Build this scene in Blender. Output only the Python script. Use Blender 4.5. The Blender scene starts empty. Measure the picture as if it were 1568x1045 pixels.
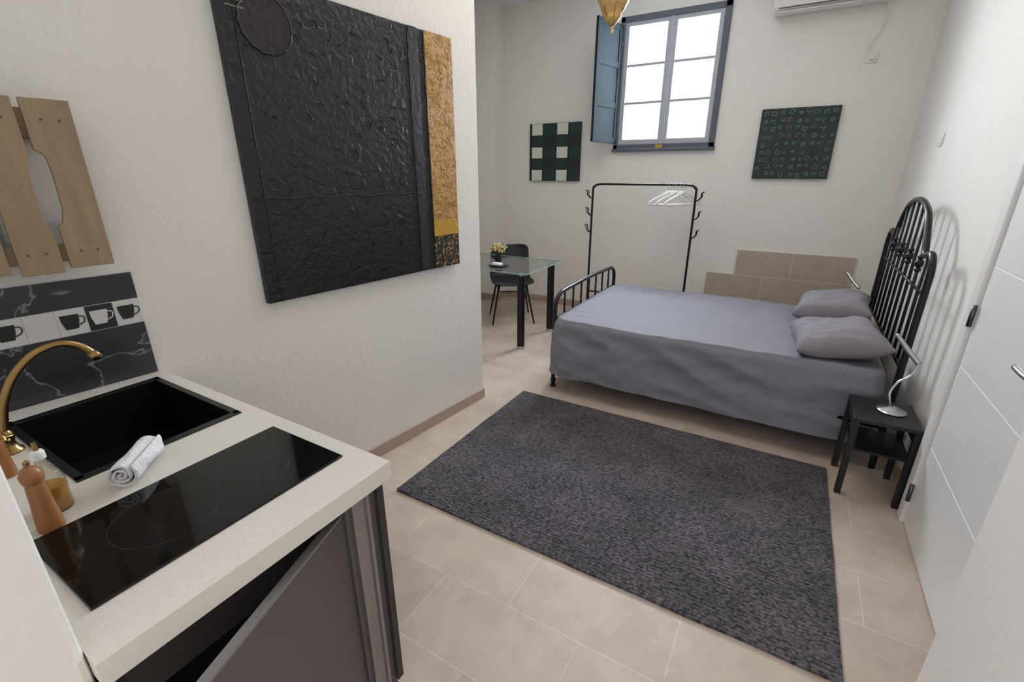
import bpy, bmesh, math, random
from mathutils import Vector, Matrix, noise
random.seed(4)
sc = bpy.context.scene
COL = sc.collection
def srgb(r,g,b):
    f=lambda c:(c/255/12.92) if c/255<=0.04045 else ((c/255+0.055)/1.055)**2.4
    return (f(r),f(g),f(b),1)
# ---------------------------------------------------------------- materials
def newmat(name):
    m=bpy.data.materials.new(name); m.use_nodes=True
    nt=m.node_tree; b=nt.nodes['Principled BSDF']
    return m,nt,b
def mat(name,col,rough=0.5,metal=0.0,nscale=None,namt=0.1,bump=0.0,bscale=None,coat=0.0,spec=0.5,stretch=None,bdist=0.01,bdistort=0.0,sheen=0.0):
    m,nt,b=newmat(name)
    b.inputs['Roughness'].default_value=rough
    b.inputs['Metallic'].default_value=metal
    b.inputs['Specular IOR Level'].default_value=spec
    b.inputs['Coat Weight'].default_value=coat
    b.inputs['Sheen Weight'].default_value=sheen
    tc=nt.nodes.new('ShaderNodeTexCoord'); src=tc.outputs['Object']
    if stretch:
        mp=nt.nodes.new('ShaderNodeMapping'); mp.inputs['Scale'].default_value=stretch
        nt.links.new(src,mp.inputs['Vector']); src=mp.outputs['Vector']
    n=nt.nodes.new('ShaderNodeTexNoise'); n.inputs['Scale'].default_value=nscale or 8; n.inputs['Detail'].default_value=5
    nt.links.new(src,n.inputs['Vector'])
    mx=nt.nodes.new('ShaderNodeMix'); mx.data_type='RGBA'
    mx.inputs[6].default_value=tuple(c*(1-namt) for c in col[:3])+(1,)
    mx.inputs[7].default_value=tuple(min(1,c*(1+namt)) for c in col[:3])+(1,)
    nt.links.new(n.outputs['Fac'],mx.inputs[0]); nt.links.new(mx.outputs[2],b.inputs['Base Color'])
    if bump:
        n2=nt.nodes.new('ShaderNodeTexNoise'); n2.inputs['Scale'].default_value=bscale or 40; n2.inputs['Detail'].default_value=6
        n2.inputs['Distortion'].default_value=bdistort
        nt.links.new(src,n2.inputs['Vector'])
        bp=nt.nodes.new('ShaderNodeBump'); bp.inputs['Strength'].default_value=bump; bp.inputs['Distance'].default_value=bdist
        nt.links.new(n2.outputs['Fac'],bp.inputs['Height']); nt.links.new(bp.outputs['Normal'],b.inputs['Normal'])
    return m
M={}
M['wall']=mat('plaster_wall',srgb(231,227,221),0.85,nscale=2,namt=0.02,bump=0.2,bscale=35)
M['ceil']=mat('ceiling_paint',srgb(235,233,230),0.9,nscale=2,namt=0.02)
M['white']=mat('white_lacquer',srgb(230,228,226),0.35,nscale=3,namt=0.02)
M['plastic']=mat('white_plastic',srgb(228,226,220),0.4,nscale=3,namt=0.02)
M['trimbeige']=mat('skirting_tile',srgb(172,153,138),0.5,nscale=12,namt=0.1)
M['black']=mat('black_metal',srgb(22,20,24),0.35,0.3,nscale=10,namt=0.1)
M['blackwood']=mat('black_wood',srgb(24,23,27),0.45,nscale=10,namt=0.15)
M['brass']=mat('brass',srgb(160,130,84),0.28,1.0,nscale=20,namt=0.15)
M['oldbrass']=mat('pierced_brass',srgb(205,168,110),0.4,0.75,nscale=60,namt=0.3,bump=0.6,bscale=90)
M['chrome']=mat('brushed_steel',srgb(190,190,195),0.25,1.0,nscale=10,namt=0.05)
M['darksteel']=mat('dark_steel',srgb(95,95,98),0.3,1.0,nscale=10,namt=0.05)
M['alu']=mat('aluminium',srgb(150,148,148),0.4,0.8,nscale=10,namt=0.05)
M['counter']=mat('quartz_counter',srgb(217,211,202),0.4,nscale=260,namt=0.16)
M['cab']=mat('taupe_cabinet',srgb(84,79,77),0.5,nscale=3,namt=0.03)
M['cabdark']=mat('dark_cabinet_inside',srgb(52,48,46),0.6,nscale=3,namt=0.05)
M['glassblack']=mat('black_ceramic_glass',srgb(7,7,8),0.07,nscale=3,namt=0.02,spec=0.45)
M['ring']=mat('printed_ring',srgb(40,40,42),0.3)
M['sink']=mat('black_granite_sink',srgb(12,12,13),0.35,nscale=200,namt=0.3)
M['sheet']=mat('blue_grey_cotton',srgb(127,125,134),0.8,nscale=4,namt=0.05,bump=0.5,bscale=5,spec=.35,bdist=.03,bdistort=.6)
M['pillow']=mat('lilac_grey_cotton',srgb(136,130,137),0.88,nscale=5,namt=0.05,bump=0.5,bscale=9,spec=.2,bdist=.02,bdistort=.8)
M['shutter']=mat('blue_grey_paint',srgb(38,46,50),0.9,nscale=10,namt=0.1,spec=.08)
M['winframe']=mat('window_frame_paint',srgb(84,92,102),0.5,nscale=10,namt=0.06)
M['casement']=mat('casement_glare',srgb(172,175,182),0.45,nscale=10,namt=0.05)  # dark blue casements coloured pale, window glare baked into the base colour
M['wood']=mat('pallet_wood',srgb(150,130,102),0.7,nscale=6,namt=0.3,bump=0.3,bscale=14,stretch=(6,6,0.8))
M['mill']=mat('mill_wood',srgb(150,98,56),0.4,nscale=8,namt=0.3,stretch=(4,4,0.6))
M['towel']=mat('white_towel',srgb(228,227,229),0.95,nscale=60,namt=0.05,bump=0.8,bscale=90)
M['chair']=mat('navy_chair_shell',srgb(32,36,43),0.5,nscale=8,namt=0.1)
M['claytile']=mat('beige_wall_tile',srgb(180,166,153),0.5,nscale=7,namt=0.14)
M['canvasblack']=mat('black_impasto',srgb(13,12,14),0.34,nscale=9,namt=0.35,bump=0.65,bscale=34,bdistort=.5,bdist=.01)
M['plum']=mat('plum_paint',srgb(36,32,42),0.4,nscale=9,namt=0.2,bump=0.5,bscale=40)
M['circ']=mat('dark_red_brown_paint',srgb(32,20,26),0.6,nscale=9,namt=0.2,bump=0.3,bscale=40)
M['yellow']=mat('yellow_gold_paint',srgb(190,146,52),0.45,nscale=20,namt=0.12,bump=0.5,bscale=40)
M['stroke']=mat('pale_stroke',srgb(110,104,96),0.6)
M['leaf']=mat('stem_green',srgb(70,90,50),0.6)
M['flower']=mat('dried_flower',srgb(215,198,140),0.8,nscale=80,namt=0.4)
M['goldline']=mat('pale_gold_relief',srgb(205,172,112),0.5,nscale=80,namt=0.2)
M['cupw']=mat('tile_white',srgb(212,210,206),0.3,nscale=200,namt=0.1)
M['cupb']=mat('tile_black',srgb(24,26,30),0.25)
M['grout']=mat('grout',srgb(208,201,193),0.8)

def glassmat(name,col,base,edge=.5,rough=0.02):
    m,nt,b=newmat(name)
    out=nt.nodes['Material Output']
    tr=nt.nodes.new('ShaderNodeBsdfTransparent'); tr.inputs[0].default_value=col
    gl=nt.nodes.new('ShaderNodeBsdfGlossy'); gl.inputs['Roughness'].default_value=rough
    lw=nt.nodes.new('ShaderNodeLayerWeight'); lw.inputs[0].default_value=.5
    pw=nt.nodes.new('ShaderNodeMath'); pw.operation='POWER'; pw.inputs[1].default_value=4
    ad=nt.nodes.new('ShaderNodeMath'); ad.operation='MULTIPLY_ADD'; ad.inputs[1].default_value=edge; ad.inputs[2].default_value=base
    ad.use_clamp=True
    mx=nt.nodes.new('ShaderNodeMixShader')
    nt.links.new(lw.outputs['Facing'],pw.inputs[0]); nt.links.new(pw.outputs[0],ad.inputs[0]); nt.links.new(ad.outputs[0],mx.inputs[0])
    nt.links.new(tr.outputs[0],mx.inputs[1]); nt.links.new(gl.outputs[0],mx.inputs[2])
    nt.links.new(mx.outputs[0],out.inputs[0])
    return m
M['glass']=glassmat('clear_glass',(0.96,0.975,0.975,1),0.03,.4)
M['bottleglass']=glassmat('bottle_glass',(0.80,0.80,0.72,1),0.10,.8,.05)
M['tableglass']=glassmat('table_glass',(0.96,0.98,0.97,1),0.07,.7)
M['glassedge']=mat('green_glass_edge',srgb(150,185,176),0.15,nscale=5,namt=.1)
M['oil']=mat('amber_oil',srgb(196,132,24),0.15,coat=0.5)

def tilefloor():
    m,nt,b=newmat('stoneware_floor')
    tc=nt.nodes.new('ShaderNodeTexCoord'); mp=nt.nodes.new('ShaderNodeMapping')
    mp.inputs['Location'].default_value=(1.01+6,-1.17+6,0)
    br=nt.nodes.new('ShaderNodeTexBrick')
    br.inputs['Scale'].default_value=1; br.inputs['Brick Width'].default_value=0.6; br.inputs['Row Height'].default_value=0.3
    br.inputs['Mortar Size'].default_value=0.0023; br.inputs['Mortar Smooth'].default_value=0.3
    br.inputs['Color1'].default_value=srgb(193,175,160); br.inputs['Color2'].default_value=srgb(203,186,171)
    br.inputs['Mortar'].default_value=srgb(216,203,191)
    nt.links.new(tc.outputs['Object'],mp.inputs[0]); nt.links.new(mp.outputs[0],br.inputs[0])
    n=nt.nodes.new('ShaderNodeTexNoise'); n.inputs['Scale'].default_value=5; n.inputs['Detail'].default_value=12; n.inputs['Roughness'].default_value=.72
    nt.links.new(tc.outputs['Object'],n.inputs['Vector'])
    rp=nt.nodes.new('ShaderNodeValToRGB'); rp.color_ramp.elements[0].position=.32; rp.color_ramp.elements[0].color=(.76,.75,.74,1)
    rp.color_ramp.elements[1].position=.64; rp.color_ramp.elements[1].color=(1.0,1.0,1.0,1)
    nt.links.new(n.outputs['Fac'],rp.inputs[0])
    mx=nt.nodes.new('ShaderNodeMix'); mx.data_type='RGBA'; mx.blend_type='MULTIPLY'; mx.inputs[0].default_value=1
    nt.links.new(br.outputs['Color'],mx.inputs[6]); nt.links.new(rp.outputs[0],mx.inputs[7])
    nt.links.new(mx.outputs[2],b.inputs['Base Color'])
    b.inputs['Roughness'].default_value=0.4
    bp=nt.nodes.new('ShaderNodeBump'); bp.inputs['Strength'].default_value=0.2; bp.inputs['Distance'].default_value=0.003; bp.invert=True
    nt.links.new(br.outputs['Fac'],bp.inputs['Height']); nt.links.new(bp.outputs[0],b.inputs['Normal'])
    return m
M['floor']=tilefloor()
def rugmat():
    m,nt,b=newmat('woven_rug')
    L=nt.links.new
    tc=nt.nodes.new('ShaderNodeTexCoord')
    n=nt.nodes.new('ShaderNodeTexNoise'); n.inputs['Scale'].default_value=30; n.inputs['Detail'].default_value=4
    L(tc.outputs['Object'],n.inputs['Vector'])
    vm=nt.nodes.new('ShaderNodeMix'); vm.data_type='VECTOR'; vm.inputs[0].default_value=0.026
    L(tc.outputs['Object'],vm.inputs[4]); L(n.outputs['Color'],vm.inputs[5])
    wv=nt.nodes.new('ShaderNodeTexWave'); wv.wave_type='BANDS'; wv.bands_direction='Y'; wv.inputs['Scale'].default_value=17.5; wv.inputs['Distortion'].default_value=0.8
    L(vm.outputs[1],wv.inputs[0])
    mp=nt.nodes.new('ShaderNodeMapping'); mp.inputs['Scale'].default_value=(78,88,30); L(tc.outputs['Object'],mp.inputs[0])
    n2=nt.nodes.new('ShaderNodeTexNoise'); n2.inputs['Scale'].default_value=1; n2.inputs['Detail'].default_value=5; L(mp.outputs[0],n2.inputs['Vector'])
    r2=nt.nodes.new('ShaderNodeValToRGB'); e=r2.color_ramp.elements; e[0].position=.34; e[0].color=srgb(48,45,50); e[1].position=.68; e[1].color=srgb(116,110,115)
    L(n2.outputs['Fac'],r2.inputs[0])
    rw=nt.nodes.new('ShaderNodeValToRGB'); e=rw.color_ramp.elements; e[0].position=0; e[0].color=(.74,.74,.75,1); e[1].position=.6; e[1].color=(1,1,1,1)
    L(wv.outputs['Fac'],rw.inputs[0])
    mx=nt.nodes.new('ShaderNodeMix'); mx.data_type='RGBA'; mx.blend_type='MULTIPLY'; mx.inputs[0].default_value=1
    L(r2.outputs[0],mx.inputs[6]); L(rw.outputs[0],mx.inputs[7])
    n3=nt.nodes.new('ShaderNodeTexNoise'); n3.inputs['Scale'].default_value=3.5; n3.inputs['Detail'].default_value=7
    L(tc.outputs['Object'],n3.inputs['Vector'])
    rp=nt.nodes.new('ShaderNodeValToRGB'); rp.color_ramp.elements[0].position=.36; rp.color_ramp.elements[0].color=(.72,.72,.73,1)
    rp.color_ramp.elements[1].position=.66; rp.color_ramp.elements[1].color=(1.1,1.1,1.1,1)
    L(n3.outputs['Fac'],rp.inputs[0])
    m2=nt.nodes.new('ShaderNodeMix'); m2.data_type='RGBA'; m2.blend_type='MULTIPLY'; m2.inputs[0].default_value=1
    L(mx.outputs[2],m2.inputs[6]); L(rp.outputs[0],m2.inputs[7]); L(m2.outputs[2],b.inputs['Base Color'])
    b.inputs['Roughness'].default_value=0.97; b.inputs['Specular IOR Level'].default_value=0.1
    b.inputs['Sheen Weight'].default_value=.12
    ma=nt.nodes.new('ShaderNodeMath'); ma.operation='MULTIPLY_ADD'; ma.inputs[1].default_value=.35
    L(wv.outputs['Fac'],ma.inputs[0]); L(n2.outputs['Fac'],ma.inputs[2])
    bp=nt.nodes.new('ShaderNodeBump'); bp.inputs['Strength'].default_value=0.8; bp.inputs['Distance'].default_value=0.008
    L(ma.outputs[0],bp.inputs['Height']); L(bp.outputs[0],b.inputs['Normal'])
    return m
M['rug']=rugmat()
def marblemat():
    m,nt,b=newmat('dark_marble_tile')
    tc=nt.nodes.new('ShaderNodeTexCoord')
    n=nt.nodes.new('ShaderNodeTexNoise'); n.inputs['Scale'].default_value=3.2; n.inputs['Detail'].default_value=10; n.inputs['Distortion'].default_value=.7
    nt.links.new(tc.outputs['Object'],n.inputs['Vector'])
    rp=nt.nodes.new('ShaderNodeValToRGB'); e=rp.color_ramp.elements
    e[0].position=.488; e[0].color=srgb(44,46,52); e[1].position=.5; e[1].color=srgb(130,133,138)
    x=e.new(.508); x.color=srgb(54,56,62)
    nt.links.new(n.outputs['Fac'],rp.inputs[0]); nt.links.new(rp.outputs[0],b.inputs['Base Color'])
    b.inputs['Roughness'].default_value=.32
    return m
M['marble']=marblemat()
def goldmat(name,gold,dark,scale,lo,hi):
    m,nt,b=newmat(name)
    tc=nt.nodes.new('ShaderNodeTexCoord')
    n=nt.nodes.new('ShaderNodeTexNoise'); n.inputs['Scale'].default_value=scale; n.inputs['Detail'].default_value=3; n.inputs['Distortion'].default_value=2
    nt.links.new(tc.outputs['Object'],n.inputs['Vector'])
    rp=nt.nodes.new('ShaderNodeValToRGB'); e=rp.color_ramp.elements
    e[0].position=lo; e[0].color=dark; e[1].position=hi; e[1].color=gold
    nt.links.new(n.outputs['Fac'],rp.inputs[0]); nt.links.new(rp.outputs[0],b.inputs['Base Color'])
    b.inputs['Roughness'].default_value=.5
    bp=nt.nodes.new('ShaderNodeBump'); bp.inputs['Strength'].default_value=.6; bp.inputs['Distance'].default_value=.008
    nt.links.new(n.outputs['Fac'],bp.inputs['Height']); nt.links.new(bp.outputs[0],b.inputs['Normal'])
    return m
M['gold']=goldmat('gold_impasto',srgb(192,148,84),srgb(152,108,50),26,.42,.58)
M['speck']=goldmat('gold_specks',srgb(180,140,60),srgb(20,18,18),40,.56,.6)
M['green']=mat('dark_green_paint',srgb(14,48,44),0.5,nscale=10,namt=0.45,bump=0.5,bscale=30)
M['green2']=mat('green_black_paint',srgb(12,28,28),0.5,nscale=10,namt=0.4,bump=0.5,bscale=30)
M['mint']=mat('pale_mint_paint',srgb(205,212,196),0.6,nscale=14,namt=0.12,bump=0.5,bscale=30)
M['greencanvas']=mat('forest_green_canvas',srgb(30,48,45),0.6,nscale=6,namt=0.4,bump=0.5,bscale=30)
M['greenline']=mat('pale_green_line',srgb(112,140,128),0.6,nscale=12,namt=0.6)

# ---------------------------------------------------------------- geometry helpers
def finish(name,bm,m,parent=None,smooth=False,bevel=0,sub=0,bseg=2):
    me=bpy.data.meshes.new(name); bmesh.ops.recalc_face_normals(bm,faces=bm.faces); bm.to_mesh(me); bm.free()
    o=bpy.data.objects.new(name,me); COL.objects.link(o)
    if m is not None: me.materials.append(m)
    if smooth:
        for p in me.polygons: p.use_smooth=True
    if bevel:
        md=o.modifiers.new('bevel','BEVEL'); md.width=bevel; md.segments=bseg; md.limit_method='ANGLE'
    if sub:
        md=o.modifiers.new('sub','SUBSURF'); md.levels=sub; md.render_levels=sub
    if parent: o.parent=parent
    return o
def empty(name,loc=(0,0,0),rz=0):
    e=bpy.data.objects.new(name,None); e.empty_display_size=.1; e.location=loc; e.rotation_euler=(0,0,rz); COL.objects.link(e); return e
def addbox(bm,a,b):
    vs=[bm.verts.new((x,y,z)) for x in (a[0],b[0]) for y in (a[1],b[1]) for z in (a[2],b[2])]
    for f in ((0,1,3,2),(4,6,7,5),(0,4,5,1),(2,3,7,6),(0,2,6,4),(1,5,7,3)): bm.faces.new([vs[i] for i in f])
def boxes(name,lst,m,parent=None,bevel=0):
    bm=bmesh.new()
    for a,b in lst: addbox(bm,a,b)
    return finish(name,bm,m,parent,bevel=bevel)
def box(name,a,b,m,parent=None,bevel=0): return boxes(name,[(a,b)],m,parent,bevel)
def prism(name,poly,z0,z1,m,parent=None,bevel=0,bm=None):
    own=bm is None
    if own: bm=bmesh.new()
    lo=[bm.verts.new((p[0],p[1],z0)) for p in poly]; hi=[bm.verts.new((p[0],p[1],z1)) for p in poly]
    bm.faces.new(lo[::-1]); bm.faces.new(hi)
    n=len(poly)
    for i in range(n): bm.faces.new([lo[i],lo[(i+1)%n],hi[(i+1)%n],hi[i]])
    if own: return finish(name,bm,m,parent,bevel=bevel)
def catmull(pts,n=8):
    P=[Vector(p) for p in pts]; out=[]
    for i in range(len(P)-1):
        p0=P[max(i-1,0)];p1=P[i];p2=P[i+1];p3=P[min(i+2,len(P)-1)]
        for k in range(n):
            t=k/n
            out.append(.5*((2*p1)+(-p0+p2)*t+(2*p0-5*p1+4*p2-p3)*t*t+(-p0+3*p1-3*p2+p3)*t**3))
    out.append(P[-1]); return out
def addtube(bm,pts,r,seg=10,smooth=0,closed=False):
    P=[Vector(p) for p in pts]
    if smooth: P=catmull(P,smooth)
    n=len(P); R=r if isinstance(r,(list,tuple)) else None
    rings=[]; up=None
    for i in range(n):
        if closed: t=(P[(i+1)%n]-P[i-1]).normalized()
        else: t=(P[min(i+1,n-1)]-P[max(i-1,0)]).normalized()
        if up is None:
            up=Vector((0,0,1)) if abs(t.z)<.9 else Vector((1,0,0))
        s=t.cross(up).normalized(); up=s.cross(t).normalized()
        if R: 
            f=i/(n-1)*(len(R)-1); a=int(min(f,len(R)-2)); rr=R[a]*(1-(f-a))+R[a+1]*(f-a)
        else: rr=r
        rings.append([bm.verts.new(P[i]+rr*(math.cos(2*math.pi*k/seg)*s+math.sin(2*math.pi*k/seg)*up)) for k in range(seg)])
    m=n if closed else n-1
    for i in range(m):
        a=rings[i];b=rings[(i+1)%n]
        for k in range(seg): bm.faces.new([a[k],a[(k+1)%seg],b[(k+1)%seg],b[k]])
    if not closed: bm.faces.new(rings[0][::-1]); bm.faces.new(rings[-1])
def tubes(name,lst,m,parent=None,seg=10):
    bm=bmesh.new()
    for it in lst:
        addtube(bm,it[0],it[1],seg,it[2] if len(it)>2 else 0,it[3] if len(it)>3 else False)
    o=finish(name,bm,m,parent,smooth=True)
    return o
def addlathe(bm,prof,c,seg=24):
    rings=[]
    for r,z in prof:
        rings.append([bm.verts.new((c[0]+max(r,1e-4)*math.cos(2*math.pi*k/seg),c[1]+max(r,1e-4)*math.sin(2*math.pi*k/seg),c[2]+z)) for k in range(seg)])
    for a,b in zip(rings,rings[1:]):
        for k in range(seg): bm.faces.new([a[k],a[(k+1)%seg],b[(k+1)%seg],b[k]])
    bm.faces.new(rings[0][::-1]); bm.faces.new(rings[-1])
def lathe(name,prof,c,m,parent=None,seg=28):
    bm=bmesh.new(); addlathe(bm,prof,c,seg); o=finish(name,bm,m,parent,smooth=True)
    md=o.modifiers.new('es','EDGE_SPLIT'); md.split_angle=math.radians(50)
    return o
def ball(bm,c,r,sub=2,scale=(1,1,1)):
    mt=Matrix.Translation(c)@Matrix.Diagonal((scale[0],scale[1],scale[2],1))
    bmesh.ops.create_icosphere(bm,subdivisions=sub,radius=r,matrix=mt)

# ================================================================ ROOM SHELL
FY=5.40; CZ=3.40; RX=0.74; LX=-3.50
floor=box('floor',(-3.8,-1.6,-.12),(1.2,5.75,0),M['floor'])
ceiling=box('ceiling',(-3.8,-.1,CZ),(1.2,5.75,CZ+.1),M['ceil'])
wx0,wx1,wz0,wz1=-1.865,-.82,1.845,3.10
boxes('wall_far',[((LX-.2,FY,0),(wx0,FY+.3,CZ)),((wx1,FY,0),(RX+.3,FY+.3,CZ)),((wx0,FY,0),(wx1,FY+.3,wz0)),((wx0,FY,wz1),(wx1,FY+.3,CZ))],M['wall'])
boxes('wall_left',[((LX-.2,0.107,0),(LX,FY,CZ)),((LX,5.125,0),(-3.27,FY,CZ))],M['wall'])
boxes('wall_right',[((RX,2.60,0),(RX+.25,FY,CZ)),((RX,1.62,2.12),(RX+.25,2.60,CZ)),((.62,-.4,0),(RX+.25,1.62,CZ))],M['wall'])
boxes('wall_near',[((LX,-.12,0),(-.835,.107,CZ))],M['wall'],bevel=.012)
PA=math.atan2(1,.1018); PO=(-2.075,0,0)
part=box('wall_partition',(0,0,0),(2.65,.16,CZ),M['wall']); part.location=PO; part.rotation_euler=(0,0,PA)
bb=box('baseboard_partition',(.75,-.012,0),(2.655,0.0,.075),M['trimbeige'],bevel=.002); bb.location=PO; bb.rotation_euler=(0,0,PA)
box('baseboard_far',(-3.27,FY-.012,0),(-.75,FY,.075),M['trimbeige'],bevel=.002)
boxes('baseboard_left',[((LX,.4,0),(LX+.012,5.125,.075)),((LX,5.113,0),(-3.258,5.125,.075)),((-3.27,5.12,0),(-3.258,FY,.075))],M['trimbeige'],bevel=.002)
box('baseboard_right',(RX-.012,2.63,0),(RX,FY,.075),M['trimbeige'],bevel=.002)
te=empty('trim_wall_tiles')
lst=[]
def tl(x0,x1,z0,z1): lst.append(((x0+.003,FY-.022,z0+.003),(x1-.003,FY-.001,z1-.003)))
tl(-.45,.06,.6,.86);tl(.06,.57,.6,.86)
for z in (.3,.0):
    tl(-.72,-.18,z,z+.3);tl(-.18,.36,z,z+.3);tl(.36,.57,z,z+.3)
boxes('tiles',lst,M['claytile'],te,bevel=.001)
boxes('grout',[((-.72,FY-.021,0),(.57,FY-.0005,.6)),((-.45,FY-.021,.6),(.57,FY-.0005,.858))],M['grout'],te)

# ---- window
w=empty('window_1')
y0,y1=5.37,5.46
boxes('outer_frame',[((wx0,y0,wz0),(wx0+.045,y1,wz1)),((wx1-.055,y0,wz0),(wx1,y1,wz1)),((wx0,y0,wz0),(wx1,y1,wz0+.055)),((wx0,y0,wz1-.05),(wx1,y1,wz1))],M['winframe'],w,bevel=.004)
box('sill',(wx0-.01,5.345,wz0-.02),(wx1+.01,5.40,wz0+.01),M['winframe'],w,bevel=.004)
zc0,zc1=wz0+.055,wz1-.05
bars=[];xm=-1.345
for (a,b) in ((wx0+.045,xm-.003),(xm+.003,wx1-.055)):
    bars+=[((a,5.385,zc0),(a+.045,5.43,zc1)),((b-.045,5.385,zc0),(b,5.43,zc1)),((a,5.386,zc0),(b,5.43,zc0+.05)),((a,5.386,zc1-.04),(b,5.43,zc1))]
    hgt=(zc1-.04-zc0-.05)
    for k in (1,2):
        z=zc0+.05+hgt*k/3; bars.append(((a+.03,5.39,z-.013),(b-.03,5.425,z+.013)))
boxes('casements',bars,M['casement'],w,bevel=.003)
box('meeting_stile',(xm-.014,5.372,zc0),(xm+.014,5.39,zc1),M['casement'],w,bevel=.003)
box('glass_panes',(wx0+.08,5.405,zc0+.03),(wx1-.08,5.409,zc1-.03),M['glass'],w)
box('label',(-1.40,5.362,wz0+.012),(-1.33,5.37,wz0+.045),M['yellow'],w)
sa=math.atan2(4.955-5.37,-1.945+1.845)
sh=empty('window_shutter',(-1.85,5.365,0),sa)
L=.44; zs0,zs1=1.915,3.03
st=[((0,-.014,zs0),(.05,.014,zs1)),((L-.05,-.014,zs0),(L,.014,zs1))]
for z in (zs0,zs0+.34,zs0+.72,zs1-.055): st.append(((.04,-.0135,z),(L-.04,.0135,z+.055)))
boxes('stiles',st,M['shutter'],sh,bevel=.003)
box('panels',(.045,-.006,zs0+.03),(L-.045,.006,zs1-.03),M['shutter'],sh)
boxes('hinges',[((-.012,-.02,zs0+.15),(.012,.02,zs0+.2)),((-.012,-.02,zs1-.2),(.012,.02,zs1-.15))],M['black'],sh)

# ---- door on right
d=empty('door_1')
dx=.71
zs=[.005,.437,.84,1.26,1.68,2.08]
boxes('leaf',[((dx,1.73,zs[i]+.002),(dx+.04,2.53,zs[i+1]-.002)) for i in range(5)],M['white'],d,bevel=.002)
box('leaf_core',(dx+.003,1.731,.006),(dx+.036,2.529,2.079),M['white'],d)
boxes('frame',[((.695,2.54,0),(RX+.05,2.615,2.15)),((.695,1.63,0),(RX+.05,1.72,2.15)),((.695,1.63,2.09),(RX+.05,2.615,2.15))],M['white'],d,bevel=.006)
for i,z in enumerate((.175,1.05,1.9)):
    tubes('hinge_%d'%(i+1),[([(.697,2.535,z-.045),(.697,2.535,z+.045)],.009)],M['darksteel'],d)
tubes('handle',[([(.71,1.80,1.04),(.665,1.80,1.04)],.009),([(.665,1.79,1.04),(.662,1.86,1.04),(.664,1.92,1.04)],.0095,4)],M['chrome'],d)
lathe('handle_rose',[(0,0),(.026,0),(.026,.01),(0,.01)],(0,0,0),M['chrome'],d).matrix_local=Matrix.Translation((.71,1.80,1.04))@Matrix.Rotation(math.radians(-90),4,'Y')

# ---- switches / sockets
s=empty('wall_socket'); box('plate',(.29,FY-.012,2.48),(.37,FY,2.56),M['plastic'],s,bevel=.004); box('plug',(.31,FY-.04,2.50),(.35,FY-.01,2.54),M['plastic'],s,bevel=.006)
s=empty('light_switch'); box('plate',(RX-.01,4.205,1.77),(RX,4.285,1.85),M['plastic'],s,bevel=.004); box('rocker',(RX-.015,4.22,1.785),(RX-.008,4.27,1.835),M['white'],s,bevel=.003)
s=empty('wall_socket'); box('plate',(RX-.01,3.02,.24),(RX,3.10,.32),M['plastic'],s,bevel=.004); box('plug',(RX-.04,3.04,.26),(RX-.008,3.08,.30),M['plastic'],s,bevel=.006)

# ---- air conditioner
a=empty('air_conditioner')
prof=[(5.398,3.20),(5.398,2.93),(5.36,2.905),(5.27,2.90),(5.20,2.93),(5.185,2.99),(5.185,3.16),(5.21,3.20)]
bm=bmesh.new(); A=[bm.verts.new((-.46,p[0],p[1])) for p in prof]; B=[bm.verts.new((.36,p[0],p[1])) for p in prof]
bm.faces.new(A); bm.faces.new(B[::-1])
for i in range(len(prof)): bm.faces.new([A[i],A[(i+1)%8],B[(i+1)%8],B[i]])
finish('body',bm,M['plastic'],a,bevel=.008)
box('louver',(-.42,5.205,2.899),(.32,5.30,2.906),M['white'],a,bevel=.003)
box('slot',(-.43,5.1835,2.985),(.33,5.19,2.992),M['cab'],a)
box('slot_lower',(-.42,5.20,2.925),(.32,5.206,2.932),M['cab'],a)
tubes('cable',[([(.345,5.37,2.93),(.36,5.37,2.85),(.352,5.385,2.72),(.30,5.38,2.62),(.29,5.375,2.56),(.33,5.37,2.52)],.005,8)],M['plastic'],a)

# ================================================================ PARTITION-SIDE OBJECTS
p=empty('abstract_painting',PO,PA)
x0,x1,z0,z1=1.173,2.402,1.06,2.30
box('canvas',(x0,-.035,z0),(x1,-.002,z1),M['canvasblack'],p,bevel=.004)
gx=2.197
box('gold_band',(gx,-.038,1.346),(x1+.001,-.034,z1),M['gold'],p,bevel=.001)
box('yellow_band',(gx,-.039,1.25),(x1+.001,-.034,1.345),M['yellow'],p,bevel=.001)
box('speckled_band',(gx,-.038,z0),(x1+.001,-.034,1.249),M['speck'],p,bevel=.001)
box('plum_stripe',(gx-.11,-.0375,z0+.002),(gx-.05,-.034,z1),M['plum'],p,bevel=.001)
rl=[]
rl.append(([(x0+.02+i*.07,-.036,1.50+.004*math.sin(i*2.1)) for i in range(14)],.0025,4))
rl.append(([(gx-.115,-.036,z0+.01+i*.1) for i in range(13)],.003,3))
rl.append(([(gx-.005+.003*math.sin(i*3),-.036,1.25+i*.08) for i in range(14)],.0035,3))
rl.append(([(x0+.06,-.036,z0+.03+i*.1) for i in range(12)],.0022,3))
for k in range(110):
    u=random.uniform(x0+.08,gx-.15); zz=random.uniform(z0+.06,z1-.06); an=random.uniform(0,3.14); l=random.uniform(.012,.04)
    rl.append(([(u,-.036,zz),(u+l*.5*math.cos(an)+.006,-.037,zz+l*.5*math.sin(an)),(u+l*math.cos(an),-.036,zz+l*math.sin(an))],.0018,4))
tubes('paint_ridges',rl,M['canvasblack'],p,seg=6)
gl=[]
for k in range(60):
    u=random.uniform(gx+.02,x1-.05); zz=random.uniform(1.38,2.24)
    q=[(u,-.039,zz)]
    for j in range(4): q.append((min(x1-.01,max(gx+.01,q[-1][0]+random.uniform(-.02,.02))),-.039,min(2.29,max(1.36,q[-1][2]+random.uniform(-.02,.02)))))
    gl.append((q,.0014,5))
tubes('gold_scribbles',gl,M['goldline'],p,seg=6)
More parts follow.
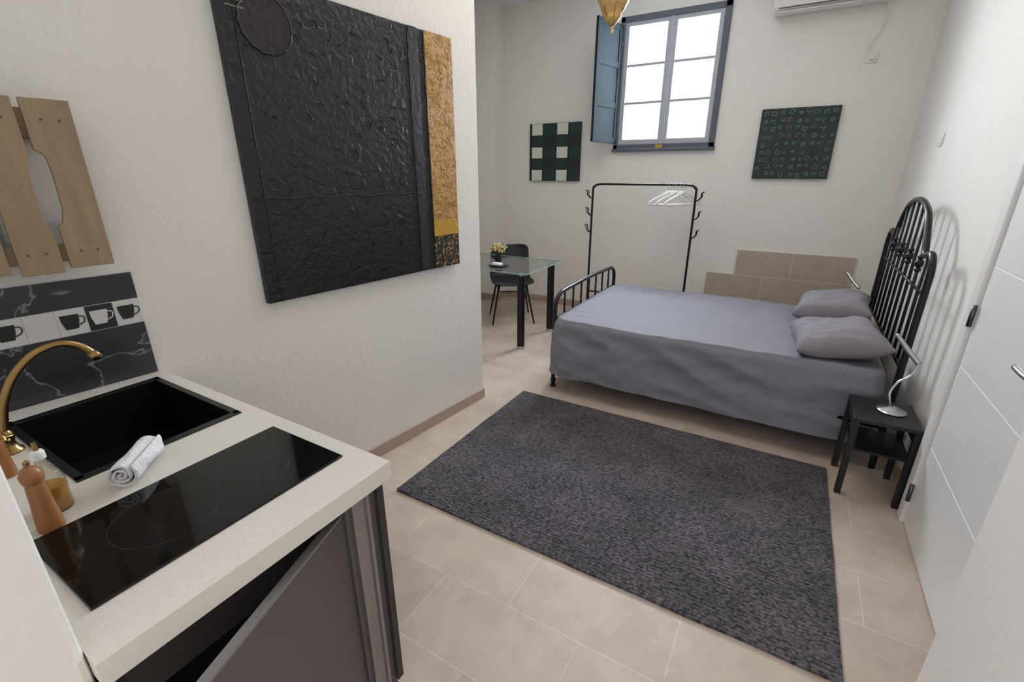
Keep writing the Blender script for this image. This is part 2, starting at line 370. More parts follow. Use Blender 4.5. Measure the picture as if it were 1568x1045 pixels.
cx,cz=1.350,2.15
tubes('circle_rim',[([((cx+(.105+.002*math.sin(t*5.1))*math.cos(t*math.pi/40)),-.037,cz+(.105+.002*math.sin(t*5.1))*math.sin(t*math.pi/40)) for t in range(80)],.004,0,True)],M['canvasblack'],p,seg=8)
bm=bmesh.new(); addlathe(bm,[(0,0),(.104,0),(.104,.004),(0,.004)],(0,0,0),40)
o=finish('circle',bm,M['circ'],p); o.matrix_local=Matrix.Translation((cx,-.034,cz))@Matrix.Rotation(math.radians(90),4,'X')
boxes('strokes',[((x0+.03,-.0385,2.245-.022*i),(x0+.10,-.035,2.251-.022*i)) for i in range(4)],M['stroke'],p)

# backsplash
b=empty('trim_backsplash',PO,PA)
s0,s1=.115,.725
boxes('marble_tiles',[((s0,-.01,.892),(s1,-.001,1.09)),((s0,-.01,1.18),(s1,-.001,1.272))],M['marble'],b,bevel=.001)
n=8; cw=(s1-s0)/n
kinds=['w','k','s','w','s','w','k','w']
wh=[];bl=[];gb=[((s0,-.0095,1.09),(s1,-.001,1.18))]
for i in range(n):
    a0=s0+i*cw
    (bl if kinds[i]=='k' else wh).append(((a0+.001,-.0105,1.092),(a0+cw-.001,-.001,1.178)))
boxes('grout_strip',gb,M['grout'],b)
boxes('white_squares',wh,M['cupw'],b); boxes('black_squares',bl,M['cupb'],b)
def cup(nm,cxx,m,wide):
    bm=bmesh.new(); zt,zb=1.160,1.112; wt=.024*wide; wb=.016*wide
    pts=[(-wt,zt),(wt,zt),(wt*.95,zt-.02),(wb,zb),(-wb,zb),(-wt*.95,zt-.02)]
    lo=[bm.verts.new((cxx+q[0],-.0106,q[1])) for q in pts]; hi=[bm.verts.new((cxx+q[0],-.0122,q[1])) for q in pts]
    bm.faces.new(lo); bm.faces.new(hi)
    for i in range(6): bm.faces.new([lo[i],lo[(i+1)%6],hi[(i+1)%6],hi[i]])
    addtube(bm,[(cxx+wt*.85,-.0115,zt-.008),(cxx+wt+.012,-.0115,zt-.012),(cxx+wt+.010,-.0115,zt-.03),(cxx+wt*.7,-.0115,zt-.038)],.002,6,4)
    finish(nm,bm,m,b)
for i in range(n):
    if kinds[i]!='s': cup('cup_motif_%d'%(i+1),s0+(i+.44)*cw,M['cupw'] if kinds[i]=='k' else M['cupb'],1.0)

# pallet wood shelf
sh=empty('pallet_wood_shelf',PO,PA)
def plank(nm,u0,u1,zz0,zz1,notch):
    pts=[(u0,zz0),(u1,zz0),(u1,zz1),(u0,zz1)]
    if notch=='l':
        pts=[(u0,zz0),(u1,zz0),(u1,zz1),(u0,zz1),(u0,1.665),(u0+.02,1.65),(u0+.024,1.60),(u0+.022,1.50),(u0+.012,1.46),(u0,1.45)]
    if notch=='r':
        pts=[(u0,zz0),(u1,zz0),(u1,1.43),(u1-.008,1.45),(u1-.012,1.50),(u1-.008,1.62),(u1,1.64),(u1,zz1),(u0,zz1)]
    bm=bmesh.new(); A=[bm.verts.new((q[0],-.125,q[1])) for q in pts]; B=[bm.verts.new((q[0],-.107,q[1])) for q in pts]
    bm.faces.new(A); bm.faces.new(B[::-1]); k=len(pts)
    for i in range(k): bm.faces.new([A[i],A[(i+1)%k],B[(i+1)%k],B[i]])
    finish(nm,bm,M['wood'],sh,bevel=.002)
plank('plank_1',.556,.663,1.325,1.80,'l'); plank('plank_2',.445,.54,1.315,1.80,'r'); plank('plank_3',.33,.425,1.325,1.80,None)
boxes('rails',[((.30,-.106,1.345),(.655,-.085,1.40)),((.30,-.106,1.72),(.655,-.085,1.775)),((.30,-.085,1.345),(.645,-.002,1.362)),((.30,-.02,1.70),(.645,-.002,1.775)),((.30,-.105,1.362),(.318,-.002,1.78))],M['wood'],sh,bevel=.002)
boxes('nails',[((u-.003,-.1265,z-.003),(u+.003,-.124,z+.003)) for u in (.59,.63,.47,.51) for z in (1.375,1.745)],M['darksteel'],sh)
for i,u in enumerate((.36,.45,.545)):
    lathe('glass_%d'%(i+1),[(0,0),(.024,0),(.032,.10),(.029,.10),(.022,.006),(0,.006)],(u,-.046,1.363),M['glass'],sh)

# ================================================================ KITCHEN COUNTER
k=empty('kitchen_counter')
T0,T1=.84,.89
bm=bmesh.new()
SX0,SX1,SY0,SY1=-1.925,-1.40,.285,.685
prism('x',[(-2.062,.108),(SX0,.108),(SX0,.735),(-1.998,.735)],T0,T1,None,bm=bm)
addbox(bm,(SX0,.108,T0),(SX1,SY0,T1)); addbox(bm,(SX0,SY1,T0),(SX1,.735,T1)); addbox(bm,(SX1,.108,T0),(-.804,.735,T1))
bmesh.ops.remove_doubles(bm,verts=bm.verts,dist=.0004)
finish('worktop',bm,M['counter'],k)
boxes('cabinet_body',[((-2.0,.115,0.1),(-.85,.13,T0)),((-1.98,.70,.0),(-.85,.715,T0)),((-.87,.60,.1),(-.835,.715,T0)),((-2.0,.13,.1),(-.85,.70,.115)),((-1.4,.13,0),(-.90,.70,.1))],M['cab'],k,bevel=.001)
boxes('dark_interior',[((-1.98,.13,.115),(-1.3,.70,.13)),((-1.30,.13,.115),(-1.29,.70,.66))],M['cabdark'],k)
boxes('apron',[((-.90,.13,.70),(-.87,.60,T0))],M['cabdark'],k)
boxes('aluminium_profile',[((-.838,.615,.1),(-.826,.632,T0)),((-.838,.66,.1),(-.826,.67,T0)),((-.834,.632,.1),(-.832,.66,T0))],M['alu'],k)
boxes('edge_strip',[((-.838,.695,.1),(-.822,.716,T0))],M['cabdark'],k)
dr=empty('cabinet_door',(-.862,.60,0),math.atan2(-.474,.16)); dr.parent=k
box('panel',(0,-.0,.12),(.49,.018,.795),M['cab'],dr,bevel=.001); box('top_edge',(0,-.001,.795),(.49,.019,.802),M['alu'],dr)
s=empty('kitchen_sink')
r=.006; zt=.894
boxes('rim',[((SX0-r,SY0-r,T1),(SX0+.02,SY1+r,zt)),((SX1-.02,SY0-r,T1),(SX1+r,SY1+r,zt)),((SX0,SY0-r,T1),(SX1,SY0+.015,zt)),((SX0,SY1-.015,T1),(SX1,SY1+r,zt))],M['sink'],s,bevel=.002)
boxes('basin',[((SX0+.002,SY0+.002,.70),(SX0+.02,SY1-.002,zt-.003)),((SX1-.02,SY0+.002,.70),(SX1-.002,SY1-.002,zt-.003)),((SX0+.002,SY0+.002,.70),(SX1-.002,SY0+.015,zt-.003)),((SX0+.002,SY1-.015,.70),(SX1-.002,SY1-.002,zt-.003)),((SX0+.002,SY0+.002,.69),(SX1-.002,SY1-.002,.70))],M['sink'],s)
boxes('ledge',[((SX1-.12,SY0+.015,.70),(SX1-.02,SY1-.015,.80))],M['sink'],s,bevel=.012)
lathe('drain',[(0,0),(.04,0),(.04,.003),(.03,.005),(0,.005)],(-1.70,.48,.70),M['sink'],s)
c=empty('induction_cooktop')
box('glass',(-1.226,.145,T1),(-.926,.685,T1+.006),M['glassblack'],c,bevel=.002)
rg=[]
for (cx_,cy_,rr) in ((-1.076,.53,.085),(-1.076,.33,.10)):
    rg.append(([(cx_+rr*math.cos(t*math.pi/24),cy_+rr*math.sin(t*math.pi/24),T1+.0055) for t in range(48)],.0008,0,True))
tubes('zone_rings',rg,M['ring'],c,seg=6)
f=empty('brass_faucet')
fx=-1.72
neck=[(fx,.245,.90),(fx,.25,.96),(fx,.268,1.03),(fx,.305,1.095),(fx,.355,1.138),(fx,.408,1.15),(fx+.005,.45,1.132),(fx+.01,.478,1.095)]
tubes('gooseneck',[(neck,.0105,6),([(fx+.008,.470,1.107),(fx+.012,.482,1.085)],.0135)],M['brass'],f,seg=14)
lathe('base',[(0,0),(.028,0),(.028,.006),(.02,.014),(.015,.03),(.018,.04),(.018,.055),(.013,.065),(0,.065)],(fx,.245,.8895),M['brass'],f)
tubes('valves',[([(fx,.245,.935),(fx+.05,.235,.94)],.010),([(fx,.245,.935),(fx-.05,.255,.94)],.010)]+
  [([(fx+sg*.055+dx_,.242-sg*.012+dy_,.955),(fx+sg*.055-dx_,.242-sg*.012-dy_,.955)],.005) for sg in (1,-1) for dx_,dy_ in ((.022,0),(0,.022))]+
  [([(fx+sg*.055,.242-sg*.012,.93),(fx+sg*.055,.242-sg*.012,.965)],.009) for sg in (1,-1)],M['brass'],f)
millp=[(0,0),(.024,0),(.025,.008),(.0235,.03),(.020,.07),(.0185,.10),(.017,.112),(.0165,.114),(.0185,.116),(.021,.126),(.021,.136),(.015,.148),(.006,.152),(.006,.158),(0,.161)]
for (mx_,my_,sc_) in ((-1.248,.190,1.0),(-1.58,.205,.85)):
    e=empty('pepper_mill',(mx_,my_,T1)); lathe('body',[(r_*sc_*.9,z_*sc_) for r_,z_ in millp],(0,0,0),M['mill'],e)
    lathe('knob',[(0,0),(.005,0),(.006,.005),(0,.01)],(0,0,.158*sc_),M['brass'],e)
e=empty('oil_bottle',(-1.318,.222,T1))
lathe('glass',[(0,0),(.026,0),(.028,.01),(.028,.075),(.022,.095),(.011,.11),(.010,.135),(0,.135)],(0,0,0),M['bottleglass'],e)
lathe('oil',[(0,.003),(.024,.003),(.0258,.01),(.0258,.062),(0,.062)],(0,0,0),M['oil'],e)
lathe('cap',[(0,.13),(.012,.13),(.012,.145),(.009,.150),(0,.152)],(0,0,0),M['white'],e)
lathe('spout',[(0,.15),(.005,.15),(.004,.17),(0,.17)],(0,0,0),M['brass'],e)
e=empty('rolled_towel')
bm=bmesh.new()
ax0=Vector((-1.265,.328,.926)); ax1=Vector((-1.368,.432,.926)); dirv=(ax1-ax0).normalized(); sd=dirv.cross(Vector((0,0,1)))
def spiral(bm,off,r0,turns,L0,L1):
    N=130; K=16; rows=[]
    for i in range(N+1):
        t=i/N; an=t*turns*2*math.pi+.8; rr=r0*(.12+.88*t)
        q=[]
        for j in range(K+1):
            u=L0+(L1-L0)*j/K
            wob=1+.16*noise.noise(Vector((math.cos(an)*1.2,math.sin(an)*1.2+u*16,off+t)))+.06*noise.noise(Vector((an*2,u*50,off)))
            c_=ax0+dirv*(u+ (.006*noise.noise(Vector((an*.9,2,0))) if j in(0,K) else 0))
            q.append(bm.verts.new(c_+sd*(rr*wob*math.cos(an))+Vector((0,0,1))*(max(-.032,rr*wob*.95*math.sin(an)))))
        rows.append(q)
    for a_,b_ in zip(rows,rows[1:]):
        for j in range(K): bm.faces.new([a_[j],a_[j+1],b_[j+1],b_[j]])
spiral(bm,0,.035,3.0,0,(ax1-ax0).length)
o=finish('roll',bm,M['towel'],e,smooth=True); md=o.modifiers.new('s','SOLIDIFY'); md.thickness=.005

# ================================================================ RUG
bm=bmesh.new()
NX,NY=60,44; X0,X1,Y0,Y1=-1.582,.405,1.472,2.862
def rugp(i,j,z):
    x=X0+(X1-X0)*i/NX; y=Y0+(Y1-Y0)*j/NY
    if j in(0,NY): y+=.004*noise.noise(Vector((x*5,j,0)))
    if i in(0,NX): x+=.004*noise.noise(Vector((y*5,i,3)))
    return (x,y,z+(.001*noise.noise(Vector((x*8,y*8,0))) if z>0.005 else 0))
tp=[[bm.verts.new(rugp(i,j,.013)) for j in range(NY+1)] for i in range(NX+1)]
for i in range(NX):
    for j in range(NY): bm.faces.new([tp[i][j],tp[i+1][j],tp[i+1][j+1],tp[i][j+1]])
edge=[(i,0) for i in range(NX)]+[(NX,j) for j in range(NY)]+[(i,NY) for i in range(NX,0,-1)]+[(0,j) for j in range(NY,0,-1)]
lo=[bm.verts.new(rugp(i,j,.0005)) for i,j in edge]
for a_ in range(len(edge)):
    b_=(a_+1)%len(edge); bm.faces.new([lo[a_],lo[b_],tp[edge[b_][0]][edge[b_][1]],tp[edge[a_][0]][edge[a_][1]]])
finish('area_rug',bm,M['rug'])

# ================================================================ BED
bed=empty('double_bed')
HX=.63; yn,yf=3.02,4.44
hp=[(HX,yn,.0),(HX,yn,.5),(HX,yn,1.05),(HX,yn+.015,1.16),(HX,yn+.07,1.215),(HX,yn+.15,1.205),(HX,yn+.22,1.20),(HX,yn+.28,1.27),(HX,yn+.40,1.39),(HX,yn+.55,1.44),(HX,(yn+yf)/2,1.455)]
hp=hp+[(HX,yn+yf-q[1],q[2]) for q in hp[::-1][1:]]
L_=[(hp,.017,6)]
L_.append(([(HX,yn,.62),(HX,yf,.62)],.011)); L_.append(([(HX,yn,.30),(HX,yf,.30)],.014)); L_.append(([(HX,yn,1.02),(HX,yf,1.02)],.008))
hp_s=catmull(hp,8)
def ztop(y):
    c_=[q.z for q in hp_s if abs(q.y-y)<.04 and q.z>1.0]; return sum(c_)/len(c_) if c_ else 1.2
nb=9
for i in range(1,nb+1):
    y=yn+(yf-yn)*i/(nb+1); L_.append(([(HX,y,.62),(HX,y,ztop(y))],.0085))
tubes('headboard',L_,M['black'],bed)
bm=bmesh.new()
for i in range(1,nb+1):
    y=yn+(yf-yn)*i/(nb+1)
    if i in (2,4,6,8):
        for dz,rr in ((0,.024),(.035,.016),(-.035,.016)): ball(bm,(HX,y,1.14+dz),rr,2)
finish('castings',bm,M['black'],bed,smooth=True)
FX=-1.435; fn,ff=3.08,4.42
fp=[(FX,fn,0.03),(FX,fn,.4),(FX,fn,.62),(FX,fn+.02,.70),(FX,fn+.09,.745),(FX,fn+.2,.755),(FX,(fn+ff)/2,.765)]; fp=fp+[(FX,fn+ff-q[1],q[2]) for q in fp[::-1][1:]]
L_=[(fp,.016,6),([(FX,fn,.56),(FX,ff,.56)],.010),([(FX,fn,.28),(FX,ff,.28)],.012)]
for i in range(1,8):
    y=fn+(ff-fn)*i/8; L_.append(([(FX,y,.56),(FX,y,.75)],.008))
L_+= [([(FX,fn,.27),(HX,yn,.27)],.018),([(FX,ff,.27),(HX,yf,.27)],.018)]
L_+= [([(-.4,3.7,0.0),(-.4,3.7,.27)],.016),([(-.4,fn,.26),(-.4,ff,.26)],.014)]
tubes('footboard_and_rails',L_,M['black'],bed)
bm=bmesh.new()
for (x,y) in ((FX,fn),(FX,ff)): addlathe(bm,[(0,0),(.018,0),(.022,.012),(.012,.03),(.02,.045),(.022,.06),(.015,.08),(0,.08)],(x,y,0),20)
finish('feet',bm,M['black'],bed,smooth=True)
box('slatted_base',(-1.40,3.06,.27),(.60,4.40,.31),M['blackwood'],bed,bevel=.01)
box('mattress',(-1.38,3.07,.31),(.59,4.40,.54),M['sheet'],bed,bevel=.05)
def rrect(x0,x1,y0,y1,r,ne):
    pts=[]
    segs=[((x0+r,y0),(x1-r,y0),(0,-1)),((x1,y0+r),(x1,y1-r),(1,0)),((x1-r,y1),(x0+r,y1),(0,1)),((x0,y1-r),(x0,y0+r),(-1,0))]
    cs=[(x1-r,y0+r,-90),(x1-r,y1-r,0),(x0+r,y1-r,90),(x0+r,y0+r,180)]
    for s_,c_ in zip(segs,cs):
        L0=math.dist(s_[0],s_[1]); n_=max(2,int(L0/.014))
        for i in range(n_): t=i/n_; pts.append((s_[0][0]*(1-t)+s_[1][0]*t,s_[0][1]*(1-t)+s_[1][1]*t,s_[2][0],s_[2][1]))
        for i in range(ne): an=math.radians(c_[2]+90*i/ne); pts.append((c_[0]+r*math.cos(an),c_[1]+r*math.sin(an),math.cos(an),math.sin(an)))
    return pts
bm=bmesh.new()
per=rrect(-1.435,.585,3.035,4.435,.08,10); cxx,cyy=-.42,3.735
rings=[]
spec=[(f,None,.572) for f in (.02,.12,.25,.38,.5,.62,.72,.8,.85,.89,.92,.945,.965,.985)]+[(1,.0,.564),(1,.010,.552),(1,.016,.53)]+[(1,.016+.032*(1-(z-.14)/.36),z) for z in [.50-.018*i for i in range(21)]]
def ridge(v): return 1-abs(noise.noise(v))*2
for ri,(f_,o_,z_) in enumerate(spec):
    rg=[]; s_=0
    for i,(x,y,nx,ny) in enumerate(per):
        if i: s_+=math.dist(per[i-1][:2],(x,y))
        if o_ is None:
            px=cxx+(x-cxx)*f_; py=cyy+(y-cyy)*f_
            zz=z_+.010*noise.noise(Vector((px*2.2,py*2.2,1)))+.005*noise.noise(Vector((px*7,py*4,4)))
            if px<-1.0: zz+=.006*ridge(Vector((px*5,py*9,2)))*min(1,(-1.0-px)*4)
        else:
            dpt=(.56-z_)/.41
            fold=.030*dpt*noise.noise(Vector((x*3.2,y*3.2,z_*1.5)))+.009*dpt*math.sin(s_*11+6*noise.noise(Vector((s_*.9,0,0))))
            fold+=.018*ridge(Vector((s_*2.2+z_*5,z_*4.5,5)))*min(1,dpt*4)-.008
            fold+=.009*noise.noise(Vector((s_*6-z_*8,z_*11,9)))*min(1,dpt*4)
            px=x+nx*(o_+fold); py=y+ny*(o_+fold)
            if x>.5: px=min(px,.60)
            zz=z_+.016*dpt*noise.noise(Vector((s_*1.5,3,0)))
        rg.append(bm.verts.new((px,py,zz)))
    rings.append(rg)
N=len(per)
for a_,b_ in zip(rings,rings[1:]):
    for i in range(N): bm.faces.new([a_[i],a_[(i+1)%N],b_[(i+1)%N],b_[i]])
bm.faces.new(rings[0])
finish('bed_cover',bm,M['sheet'],bed,smooth=True)

def pillow(name,c,lx,ly,h,rz,ry,seed):
    bm=bmesh.new(); n=40
    g={}
    for side in (1,-1):
        for i in range(n+1):
            for j in range(n+1):
                u=-1+2*i/n; v=-1+2*j/n
                edge_=i in(0,n) or j in(0,n)
                if side==-1 and edge_: g[(side,i,j)]=g[(1,i,j)]; continue
                x=u*lx/2*(1-.09*(1-v*v)*abs(u)**3); y=v*ly/2*(1-.08*(1-u*u)*abs(v)**3)
                th=h/2*((1-abs(u)**3.2)*(1-abs(v)**3.2))**.5
                fall=(1-max(abs(u),abs(v))**8)
                w_=.016*noise.noise(Vector((x*8,y*8,seed)))*fall+.011*ridge(Vector((x*10+y*5,y*11,seed+2)))*fall
                z=side*th*(1 if side==1 else .7)+(w_ if side==1 else w_*.5)+ .02*(abs(u)*abs(v))**2
                g[(side,i,j)]=bm.verts.new((x,y,z))
        for i in range(n):
            for j in range(n):
                q=[g[(side,i,j)],g[(side,i+1,j)],g[(side,i+1,j+1)],g[(side,i,j+1)]]
                bm.faces.new(q if side==1 else q[::-1])
    o=finish(name,bm,M['pillow'],None,smooth=True,sub=1)
    o.location=c; o.rotation_euler=(0,ry,rz); return o
pillow('bed_pillow',(.350,3.32,.642),.48,.55,.21,math.radians(5),math.radians(-8),1.3)
pillow('bed_pillow',(.360,4.10,.652),.48,.60,.23,math.radians(-5),math.radians(-8),4.1)

# ================================================================ NIGHTSTANDS + LAMPS
def nightstand(y0,y1):
    e=empty('nightstand'); x0,x1=.432,.705
    box('top',(x0,y0,.43),(x1,y1,.45),M['blackwood'],e,bevel=.002)
    boxes('apron',[((x0+.01,y0+.01,.37),(x0+.025,y1-.01,.43)),((x0+.01,y1-.025,.37),(x1-.01,y1-.01,.43)),((x1-.025,y0+.01,.37),(x1-.01,y1-.01,.43))],M['blackwood'],e)
    box('shelf',(x0+.02,y0+.02,.26),(x1-.01,y1-.01,.272),M['blackwood'],e)
    lg=[]
    for x,y in ((x0,y0),(x1-.028,y0),(x0,y1-.028),(x1-.028,y1-.028)):
        lg.append(((x,y,0),(x+.028,y+.028,.43)))
    boxes('legs',lg,M['blackwood'],e,bevel=.002)
    return e
nightstand(2.645,2.955); nightstand(4.52,4.83)
def desklamp(bx,by,sy):
    e=empty('bedside_lamp',(bx,by,.4505)); 
    lathe('base',[(0,0),(.062,0),(.065,.006),(.055,.014),(.02,.022),(.012,.03),(0,.03)],(0,0,0),M['chrome'],e)
    tubes('stem',[([(-.01,0,.02),(-.02,0,.06),(-.025,.01,.10),(-.005,.02,.155),(.035,.035,.19),(.055,.05,.235),(.05,.07,.27)],.006,8)],M['chrome'],e)
    tubes('lamp_head',[([(.062,.055,.255),(.01,.10,.31),(-.04,.145,.37)],[.014,.013,.010],6)],M['chrome'],e)
    return e
desklamp(.60,2.82,1); desklamp(.50,4.64,1)

# ================================================================ CLOTHES RACK
rk=empty('clothes_rack'); y=4.97; xa,xb=-1.915,-.86
fr=[(xa,y,.03),(xa,y,.7),(xa,y,1.40),(xa+.012,y,1.465),(xa+.07,y,1.495),(xa+.3,y,1.497),(xb-.3,y,1.497),(xb-.07,y,1.495),(xb-.012,y,1.465),(xb,y,1.40),(xb,y,.7),(xb,y,.03)]
L_=[(fr,.0115,6)]
for x in (xa,xb):
    L_.append(([(x,y-.20,.03),(x,y+.20,.03)],.0115))
    sg=-1 if x==xa else 1
    for z,sc_ in ((1.38,1),(1.20,.9),(1.02,.9)):
        for yy in (-.35,.35):
            L_.append(([(x,y,z-.03),(x+sg*.03*sc_,y+yy*.04,z-.02),(x+sg*.055*sc_,y+yy*.06,z+.01),(x+sg*.055*sc_,y+yy*.07,z+.04),(x+sg*.075*sc_,y+yy*.08,z+.055)],.0055,5))
L_.append(([(xa,y,.33),(xb,y,.33)],.008)); L_.append(([(xa,y-.14,.14),(xb,y-.14,.14)],.007)); L_.append(([(xa,y+.14,.14),(xb,y+.14,.14)],.007))
L_.append(([(xa,y-.14,.03),(xa,y-.14,.14)],.007));L_.append(([(xa,y+.14,.03),(xa,y+.14,.14)],.007));L_.append(([(xb,y-.14,.03),(xb,y-.14,.14)],.007));L_.append(([(xb,y+.14,.03),(xb,y+.14,.14)],.007))
tubes('frame',L_,M['black'],rk)
bm=bmesh.new()
for x in (xa,xb):
    for s_ in (-.2,.2): ball(bm,(x,y+s_,.018),.018,2)
finish('feet',bm,M['black'],rk,smooth=True)
def hanger(x,rz):
    e=empty('clothes_hanger',(x,y,1.497),rz)
    hk=[(-.004,0,-.03),(-.02,0,-.01),(-.016,0,.012),(0,0,.0185),(.016,0,.010),(.016,0,-.012),(.004,0,-.035),(0,0,-.06)]
    tr=[(0,0,-.06),(.04,0,-.085),(.14,0,-.13),(.20,0,-.165),(.205,0,-.18),(.19,0,-.187),(0,0,-.187),(-.19,0,-.187),(-.205,0,-.18),(-.20,0,-.165),(-.14,0,-.13),(-.04,0,-.085),(0,0,-.06)]
    tubes('hook',[(hk,.0022,5)],M['chrome'],e,seg=8); tubes('shoulders',[(tr,.0085,4)],M['plastic'],e,seg=8)
for i,(x,rz) in enumerate(((-1.13,50),(-1.10,40),(-1.07,56),(-1.04,46),(-1.00,60),(-.97,52))): hanger(x,math.radians(rz))

# ================================================================ WALL ART (far wall)
c=empty('checkered_painting'); X0,X1,Z0,Z1=-2.91,-2.255,1.518,2.155
box('canvas',(X0,FY-.035,Z0),(X1,FY-.001,Z1),M['green2'],c,bevel=.002)
wh=[];gr=[]
cw=(X1-X0)/4; ch=(Z1-Z0)/5
for i in range(4):
    for j in range(5):
        B=((X0+i*cw+.004,FY-.039,Z0+j*ch+.003),(X0+(i+1)*cw-.004,FY-.034,Z0+(j+1)*ch-.003))
        if i%2==0 and j%2==0: wh.append(((B[0][0]+.03,B[0][1],B[0][2]),(B[1][0]+.012,B[1][1],B[1][2])))
        elif (i+j)%2: gr.append(((B[0][0]+.03,B[0][1]+.002,B[0][2]),(min(X1,B[1][0]+.012),B[1][1],B[1][2])))
boxes('pale_squares',wh,M['mint'],c); boxes('green_squares',gr,M['green'],c)
g=empty('green_canvas_painting'); X0,X1,Z0,Z1=-.43,.195,1.555,2.168
box('canvas',(X0,FY-.038,Z0),(X1,FY-.001,Z1),M['greencanvas'],g,bevel=.002)
L_=[]
for i in range(9):
    for j in range(9):
        if random.random()<.93:
            cx_=X0+.045+i*.067+random.uniform(-.012,.012); cz_=Z0+.04+j*.067+random.uniform(-.012,.012); s_=random.uniform(.014,.027); an=random.uniform(-.6,.6)+math.pi/4
            k_=random.choice((3,4,4,4,4))
            q=[(min(X1-.004,max(X0+.004,cx_+s_*math.cos(an+2*math.pi*t/k_))),FY-.039,min(Z1-.004,cz_+s_*.85*math.sin(an+2*math.pi*t/k_))) for t in range(k_)]
            for t in range(k_): 
                if random.random()<.9: L_.append(([q[t],q[(t+1)%k_]],random.choice((.002,.0028,.0034))))
            if random.random()<.5: L_.append(([q[0],q[2]],.0022))
tubes('drawn_marks',L_,M['greenline'],g,seg=5)

# ================================================================ GLASS TABLE, CHAIR, VASE
t=empty('glass_dining_table')
TX0,TX1,TY0,TY1=-3.12,-1.985,3.61,4.41
box('glass_top',(TX0+.003,TY0+.003,.742),(TX1-.003,TY1-.003,.750),M['tableglass'],t)
boxes('glass_edge',[((TX0,TY0,.741),(TX1,TY0+.003,.751)),((TX0,TY1-.003,.741),(TX1,TY1,.751)),((TX0,TY0,.741),(TX0+.003,TY1,.751)),((TX1-.003,TY0,.741),(TX1,TY1,.751))],M['glassedge'],t)
bm=bmesh.new()
for x in (TX0+.10,TX1-.09):
    for yy in (TY0+.08,TY1-.09): addlathe(bm,[(0,.03),(.036,.03),(.036,.715),(0,.715)],(x,yy,0),24)
o=finish('legs',bm,M['black'],t,smooth=True); o.modifiers.new('es','EDGE_SPLIT')
bm=bmesh.new()
for x in (TX0+.10,TX1-.09):
    for yy in (TY0+.08,TY1-.09):
        addlathe(bm,[(0,0),(.038,0),(.038,.03),(0,.03)],(x,yy,0),24); addlathe(bm,[(0,.715),(.022,.715),(.022,.742),(0,.742)],(x,yy,0),24)
finish('feet',bm,M['chrome'],t)
v=empty('flower_vase',(-2.50,3.97,.752))
lathe('vase',[(0,0),(.03,0),(.034,.02),(.034,.07),(.028,.085),(.024,.085),(.028,.068),(.028,.02),(0,.012)],(0,0,0),M['black'],v)
bm=bmesh.new(); bm2=bmesh.new()
for i in range(70):
    an=random.uniform(0,6.28); rr=random.uniform(0,.095); zz=.13+random.uniform(0,.07)-rr*.3
    p_=(rr*math.cos(an),rr*math.sin(an),zz); addtube(bm,[(0,0,.03),(p_[0]*.4,p_[1]*.4,zz*.7),p_],.0012,5)
    for k_ in range(3): ball(bm2,(p_[0]+random.uniform(-.01,.01),p_[1]+random.uniform(-.01,.01),p_[2]+random.uniform(-.006,.008)),random.uniform(.005,.010),1)
finish('stems',bm,M['leaf'],v); finish('blossoms',bm2,M['flower'],v,smooth=True)
e=empty('folded_napkin'); box('tray',(-2.50,3.78,.752),(-2.33,3.90,.760),M['black'],e,bevel=.003); boxes('cloth',[((-2.48,3.80,.760),(-2.38,3.87,.772)),((-2.475,3.805,.772),(-2.385,3.865,.781))],M['towel'],e,bevel=.004)

def chair(loc,rz):
    e=empty('dining_chair',loc,rz)
    prof=[(.22,.435),(.20,.455),(.12,.455),(0,.445),(-.12,.45),(-.19,.475),(-.225,.55),(-.24,.64),(-.255,.73),(-.265,.80),(-.268,.825)]
    P=catmull([(0,a_,b_) for a_,b_ in prof],4); n=len(P); W=16; rows=[]
    bm=bmesh.new()
    for i,q in enumerate(P):
        t_=i/(n-1)
        hw=.235 if t_<.5 else .235-.02*(t_-.5)*2
        if t_>.85: hw*=math.sqrt(max(0.05,1-((t_-.85)/.16)**2))*.35+.65
        if t_<.08: hw*=.9+.1*t_/.08
        row=[]
        for j in range(W+1):
            u=-1+2*j/W
            cv=.05*abs(u)**2.5
            nrm=min(1,max(0,(t_-.45)/.2))
            row.append(bm.verts.new((u*hw,q.y+cv*nrm*1.6,q.z+cv*(1-nrm)*.6)))
        rows.append(row)
    for a_,b_ in zip(rows,rows[1:]):
        for j in range(W): bm.faces.new([a_[j],a_[j+1],b_[j+1],b_[j]])
    o=finish('seat_shell',bm,M['chair'],e,smooth=True); md=o.modifiers.new('s','SOLIDIFY'); md.thickness=.022; md.offset=0; o.modifiers.new('sub','SUBSURF').levels=1
    L_=[([(sx*.15,sy*.14,.44),(sx*.235,sy*.225,0)],[.014,.009]) for sx in (-1,1) for sy in (-1,1)]
    L_+=[([(-.17,.15,.36),(.17,.15,.36)],.007),([(-.17,-.15,.36),(.17,-.15,.36)],.007)]
    tubes('legs',L_,M['black'],e)
chair((-2.66,4.50,0),math.atan2(-.8,.6)-math.pi/2)

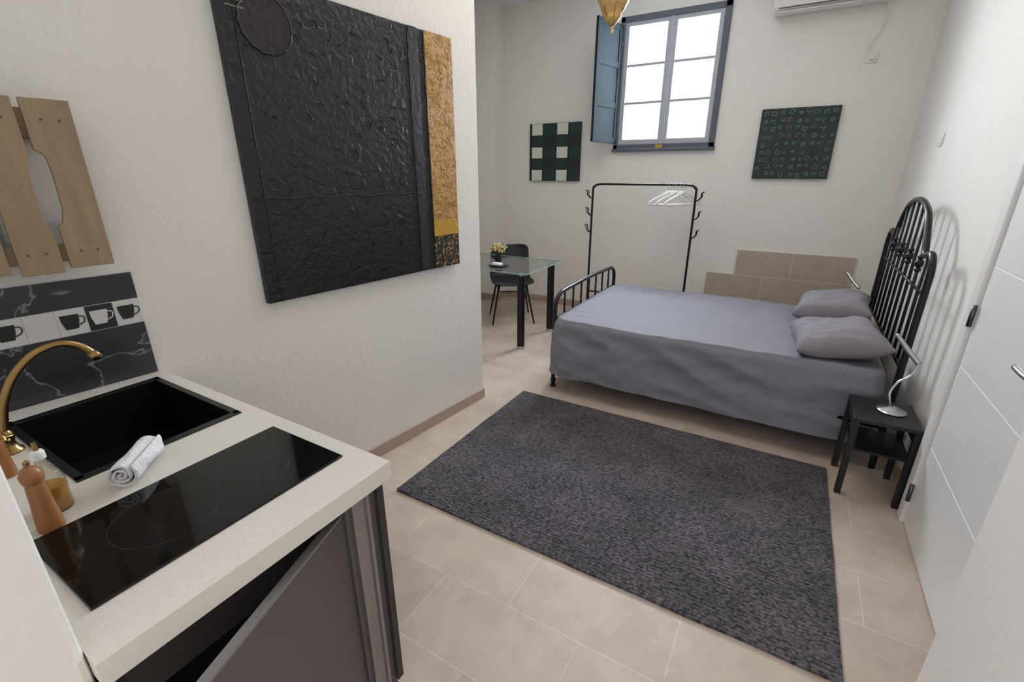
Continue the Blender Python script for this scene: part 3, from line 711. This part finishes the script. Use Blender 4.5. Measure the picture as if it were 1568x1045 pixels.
# ================================================================ PENDANT
pe=empty('moroccan_pendant_lamp',(-1.225,3.35,0))
prof=[(0,2.455),(.006,2.457),(.010,2.475),(.006,2.49),(.02,2.505),(.045,2.53),(.052,2.545),(.050,2.553),(.075,2.59),(.098,2.63),(.105,2.655),(.102,2.668),(.085,2.70),(.06,2.74),(.045,2.79),(.04,2.83),(.055,2.85),(.05,2.87),(.02,2.90),(.012,2.93),(0,2.935)]
lathe('body',prof,(0,0,0),M['oldbrass'],pe,seg=12)
L_=[([(.013*math.cos(a_*math.pi/6) if k_%2 else 0,0 if k_%2 else .013*math.cos(a_*math.pi/6),2.945+k_*.03+.02*math.sin(a_*math.pi/6)) for a_ in range(12)],.003,0,True) for k_ in range(15)]
tubes('chain',L_,M['brass'],pe,seg=6)
lathe('ceiling_rose',[(0,3.36),(.02,3.36),(.05,3.385),(.055,3.399),(0,3.399)],(0,0,0),M['oldbrass'],pe)
tubes('ribs',[([(.107*math.cos(a_*math.pi/3),.107*math.sin(a_*math.pi/3),2.655),(.053*math.cos(a_*math.pi/3),.053*math.sin(a_*math.pi/3),2.545),(.01*math.cos(a_*math.pi/3),.01*math.sin(a_*math.pi/3),2.495)],.003) for a_ in range(6)],M['brass'],pe,seg=6)

# ================================================================ LIGHT
wd=bpy.data.worlds.new('World'); sc.world=wd; wd.use_nodes=True
bg=wd.node_tree.nodes['Background']; bg.inputs[0].default_value=(.98,.98,1,1); bg.inputs[1].default_value=1.25
def area(name,loc,rot,sx,sy,pw,col):
    l=bpy.data.lights.new(name,'AREA'); l.shape='RECTANGLE'; l.size=sx; l.size_y=sy; l.energy=pw; l.color=col
    o=bpy.data.objects.new(name,l); o.location=loc; o.rotation_euler=rot; COL.objects.link(o); return o
area('daylight_window',(-1.34,5.95,2.75),(math.radians(-68),0,0),1.8,1.7,640,(.82,.90,1))
area('ceiling_fill',(-1.0,2.9,3.36),(0,0,0),1.6,1.6,20,(1,.93,.85))  # added fill to lift the room and far wall, not a real fitting

# ================================================================ CAMERA
cam=bpy.data.cameras.new('Camera'); co=bpy.data.objects.new('Camera',cam); COL.objects.link(co)
cam.sensor_width=36; cam.lens=36*712/1568; cam.clip_start=.02
co.location=(0,0,1.6); co.rotation_euler=(math.radians(90-19.8),0,math.radians(30.5))
sc.camera=co
sc.view_settings.view_transform='Standard'
sc.view_settings.exposure=0.09
